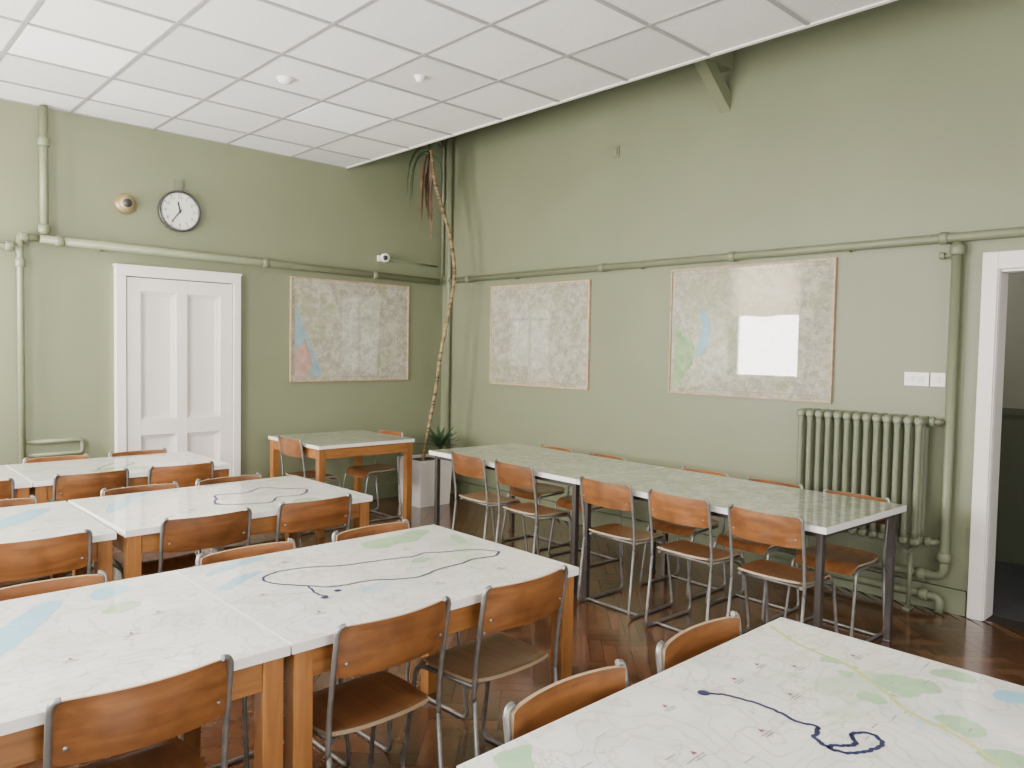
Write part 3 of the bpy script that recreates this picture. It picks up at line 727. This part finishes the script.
for y in (-2.28,-2.83,-3.72,-4.24,-4.755):
    p=along(y+5.055,0.4425-O+0.012); spots.append((p[0],p[1],PI/2+LA+jit(1),.965))
spots.append((-2.08+O,-0.70,-PI/2,1)); spots.append((-1.14-O,-0.66,PI/2,.985))
for x in (-3.83,-3.29): spots.append((x,-5.49-O,PI+jit(1),1))
chair.location=(spots[0][0],spots[0][1],0); chair.rotation_euler=(0,0,spots[0][2])
for x,y,r,sc in spots[1:]:
    dup(chair,(x,y,0),r,sc)

# ------------------------------------------------------------------ potted plant
P=empty('potted_plant',(-0.55,-0.46,0),label='white square planter with tall bare stemmed dracaena in corner',category='plant')
b=MB()
def frus(b,w0,w1,z0,z1,mi):
    b.add([(-w0,-w0,z0),(w0,-w0,z0),(w0,w0,z0),(-w0,w0,z0),(-w1,-w1,z1),(w1,-w1,z1),(w1,w1,z1),(-w1,w1,z1)],[(0,3,2,1),(0,1,5,4),(1,2,6,5),(2,3,7,6),(3,0,4,7)],mi)
frus(b,0.18,0.20,0,0.46,0)
w1=0.20;w2=0.185
b.add([(-w1,-w1,.46),(w1,-w1,.46),(w1,w1,.46),(-w1,w1,.46),(-w2,-w2,.46),(w2,-w2,.46),(w2,w2,.46),(-w2,w2,.46),(-w2,-w2,.41),(w2,-w2,.41),(w2,w2,.41),(-w2,w2,.41)],
   [(0,1,5,4),(1,2,6,5),(2,3,7,6),(3,0,4,7),(4,5,9,8),(5,6,10,9),(6,7,11,10),(7,4,8,11)],0)
b.obj('planter',['pot'],P,bevel=0.003)
b=MB(); b.box(-.184,.184,-.184,.184,0.40,0.43); b.obj('soil',['soil'],P)
L2=[(-0.02,0.42),(0.05,0.85),(0.10,1.15),(0.15,1.53),(0.23,1.98),(0.27,2.30),(0.22,2.66),(0.12,3.0),(0.05,3.25),(0.02,3.50)]
pts=[(0.7311*l,-0.6815*l,z) for l,z in L2]
pp=catmull(pts,20)
rs=[0.019*(1+0.05*math.sin(i*2.1)) for i in range(len(pp))]
b=MB(); b.tube(pp,rs,10)
b.obj('trunk',['trunk'],P)
def leafblade(b,base,d,length,width,droop,mi,n=10):
    d=Vector(d).normalized(); p=Vector(base); vs=[]
    side=d.cross(Vector((0,0,1))); side=side.normalized() if side.length>0.01 else Vector((1,0,0))
    for i in range(n+1):
        t=i/n; w=width*(math.sin(PI*min(1,0.15+0.85*t))**0.7 if t<1 else 0.0)+0.001
        vs+= [p-side*w/2,p+Vector((0,0,-w*0.15)),p+side*w/2]
        p=p+d*(length/n); d=(d+Vector((0,0,-droop/n))).normalized()
    fs=[]
    for i in range(n):
        a=3*i; fs+=[(a,a+1,a+4,a+3),(a+1,a+2,a+5,a+4)]
    b.add(vs,fs,mi,True)
tip=Vector(pp[-1]); rnd=random.Random(3)
b=MB(); c=MB()
lat=Vector((0.7311,-0.6815,0)); dep=Vector((0.6815,0.7311,0))
for i in range(12):
    a=rnd.uniform(0,2*PI); base=tip+Vector((0,0,rnd.uniform(-0.3,0.0)))
    dr=lat*(-0.3+0.35*math.cos(a))+dep*0.35*math.sin(a)+Vector((0,0,-0.5))
    leafblade(c,base,dr,rnd.uniform(0.35,0.62),rnd.uniform(0.03,0.048),rnd.uniform(5,9),0)
for i,(h,ln,dz_,wd) in enumerate(((-0.75,0.62,0.25,0.05),(-0.95,0.58,0.15,0.045),(-0.6,0.54,0.30,0.045),(-1.1,0.66,0.30,0.042),(0.5,0.40,0.5,0.036))):
    dr=lat*h+dep*(0.25*math.sin(i*2.1))+Vector((0,0,dz_))
    leafblade(b,tip+Vector((0,0,-0.02*i)),dr,ln,wd,6.5+0.6*i,0)
for i in range(5):
    a=rnd.uniform(0,2*PI)
    leafblade(b,tip,(math.cos(a),math.sin(a),rnd.uniform(0.8,1.5)),rnd.uniform(0.3,0.42),0.035,rnd.uniform(1.5,3),0)
b.obj('foliage',['leaf'],P); c.obj('dry_leaves',['dry'],P,label='brown dried hanging leaves')
b=MB(); rb=Vector((0.11,-0.10,0.56))
b.tube([(0.11,-0.10,0.42),(0.11,-0.10,0.57)],0.03,8)
for i in range(26):
    a=2.4*i; el=0.3+0.06*i
    leafblade(b,rb,(math.cos(a),math.sin(a),el),0.26+0.03*math.sin(i*1.7),0.038,0.5,0)
b.obj('spiky_rosette',['leaf'],P)

# ------------------------------------------------------------------ lights
def area(name,loc,rot,sx,sy,e,col=(1,0.97,0.935)):
    l=bpy.data.lights.new(name,'AREA'); l.shape='RECTANGLE'; l.size=sx; l.size_y=sy; l.energy=e; l.color=col
    o=bpy.data.objects.new(name,l); COL.objects.link(o); o.location=loc; o.rotation_euler=rot
    return o
for (y0,y1),e in zip(wins,(400,400,250,80)):
    area('window_daylight',(LW-0.2,(y0+y1)/2,(SZ+HZ)/2),(0,-PI/2,0),HZ-SZ+0.1,y1-y0+0.1,e)
for (a0,a1),e in zip(fw,(170,40)):
    area('window_daylight',((a0+a1)/2,FW-0.2,2.0),(PI/2,0,0),2.1,2.3,e)
area('roof_void_fill',(-0.75,-4.0,4.5),(0,0,0),0.5,5.0,5)  # added fill to lift the dark upper wall; the roof has no opening
area('corridor_fill',(0.9,-4.6,2.6),(0,0,0),0.4,0.4,10)  # unseen fill light added to brighten the corridor behind the doorway
w=bpy.data.worlds.new('World'); scene.world=w; w.use_nodes=True
bg=w.node_tree.nodes['Background']; bg.inputs[0].default_value=(0.92,0.96,1,1); bg.inputs[1].default_value=2.0

# ------------------------------------------------------------------ camera
X=Vector((.7311,.0170,-.6820)).normalized(); Y=Vector((-.6815,.0450,-.7304)); Y=(Y-X*Y.dot(X)).normalized(); Z=X.cross(Y)
R=Matrix((X,Y,Z))
cd=bpy.data.cameras.new('Camera'); cd.sensor_width=36; cd.lens=763/1024*36; cd.clip_start=0.02
co=bpy.data.objects.new('Camera',cd); COL.objects.link(co)
co.matrix_world=Matrix.Translation((-5.11,-6.60,1.55))@R.to_4x4()
scene.camera=co
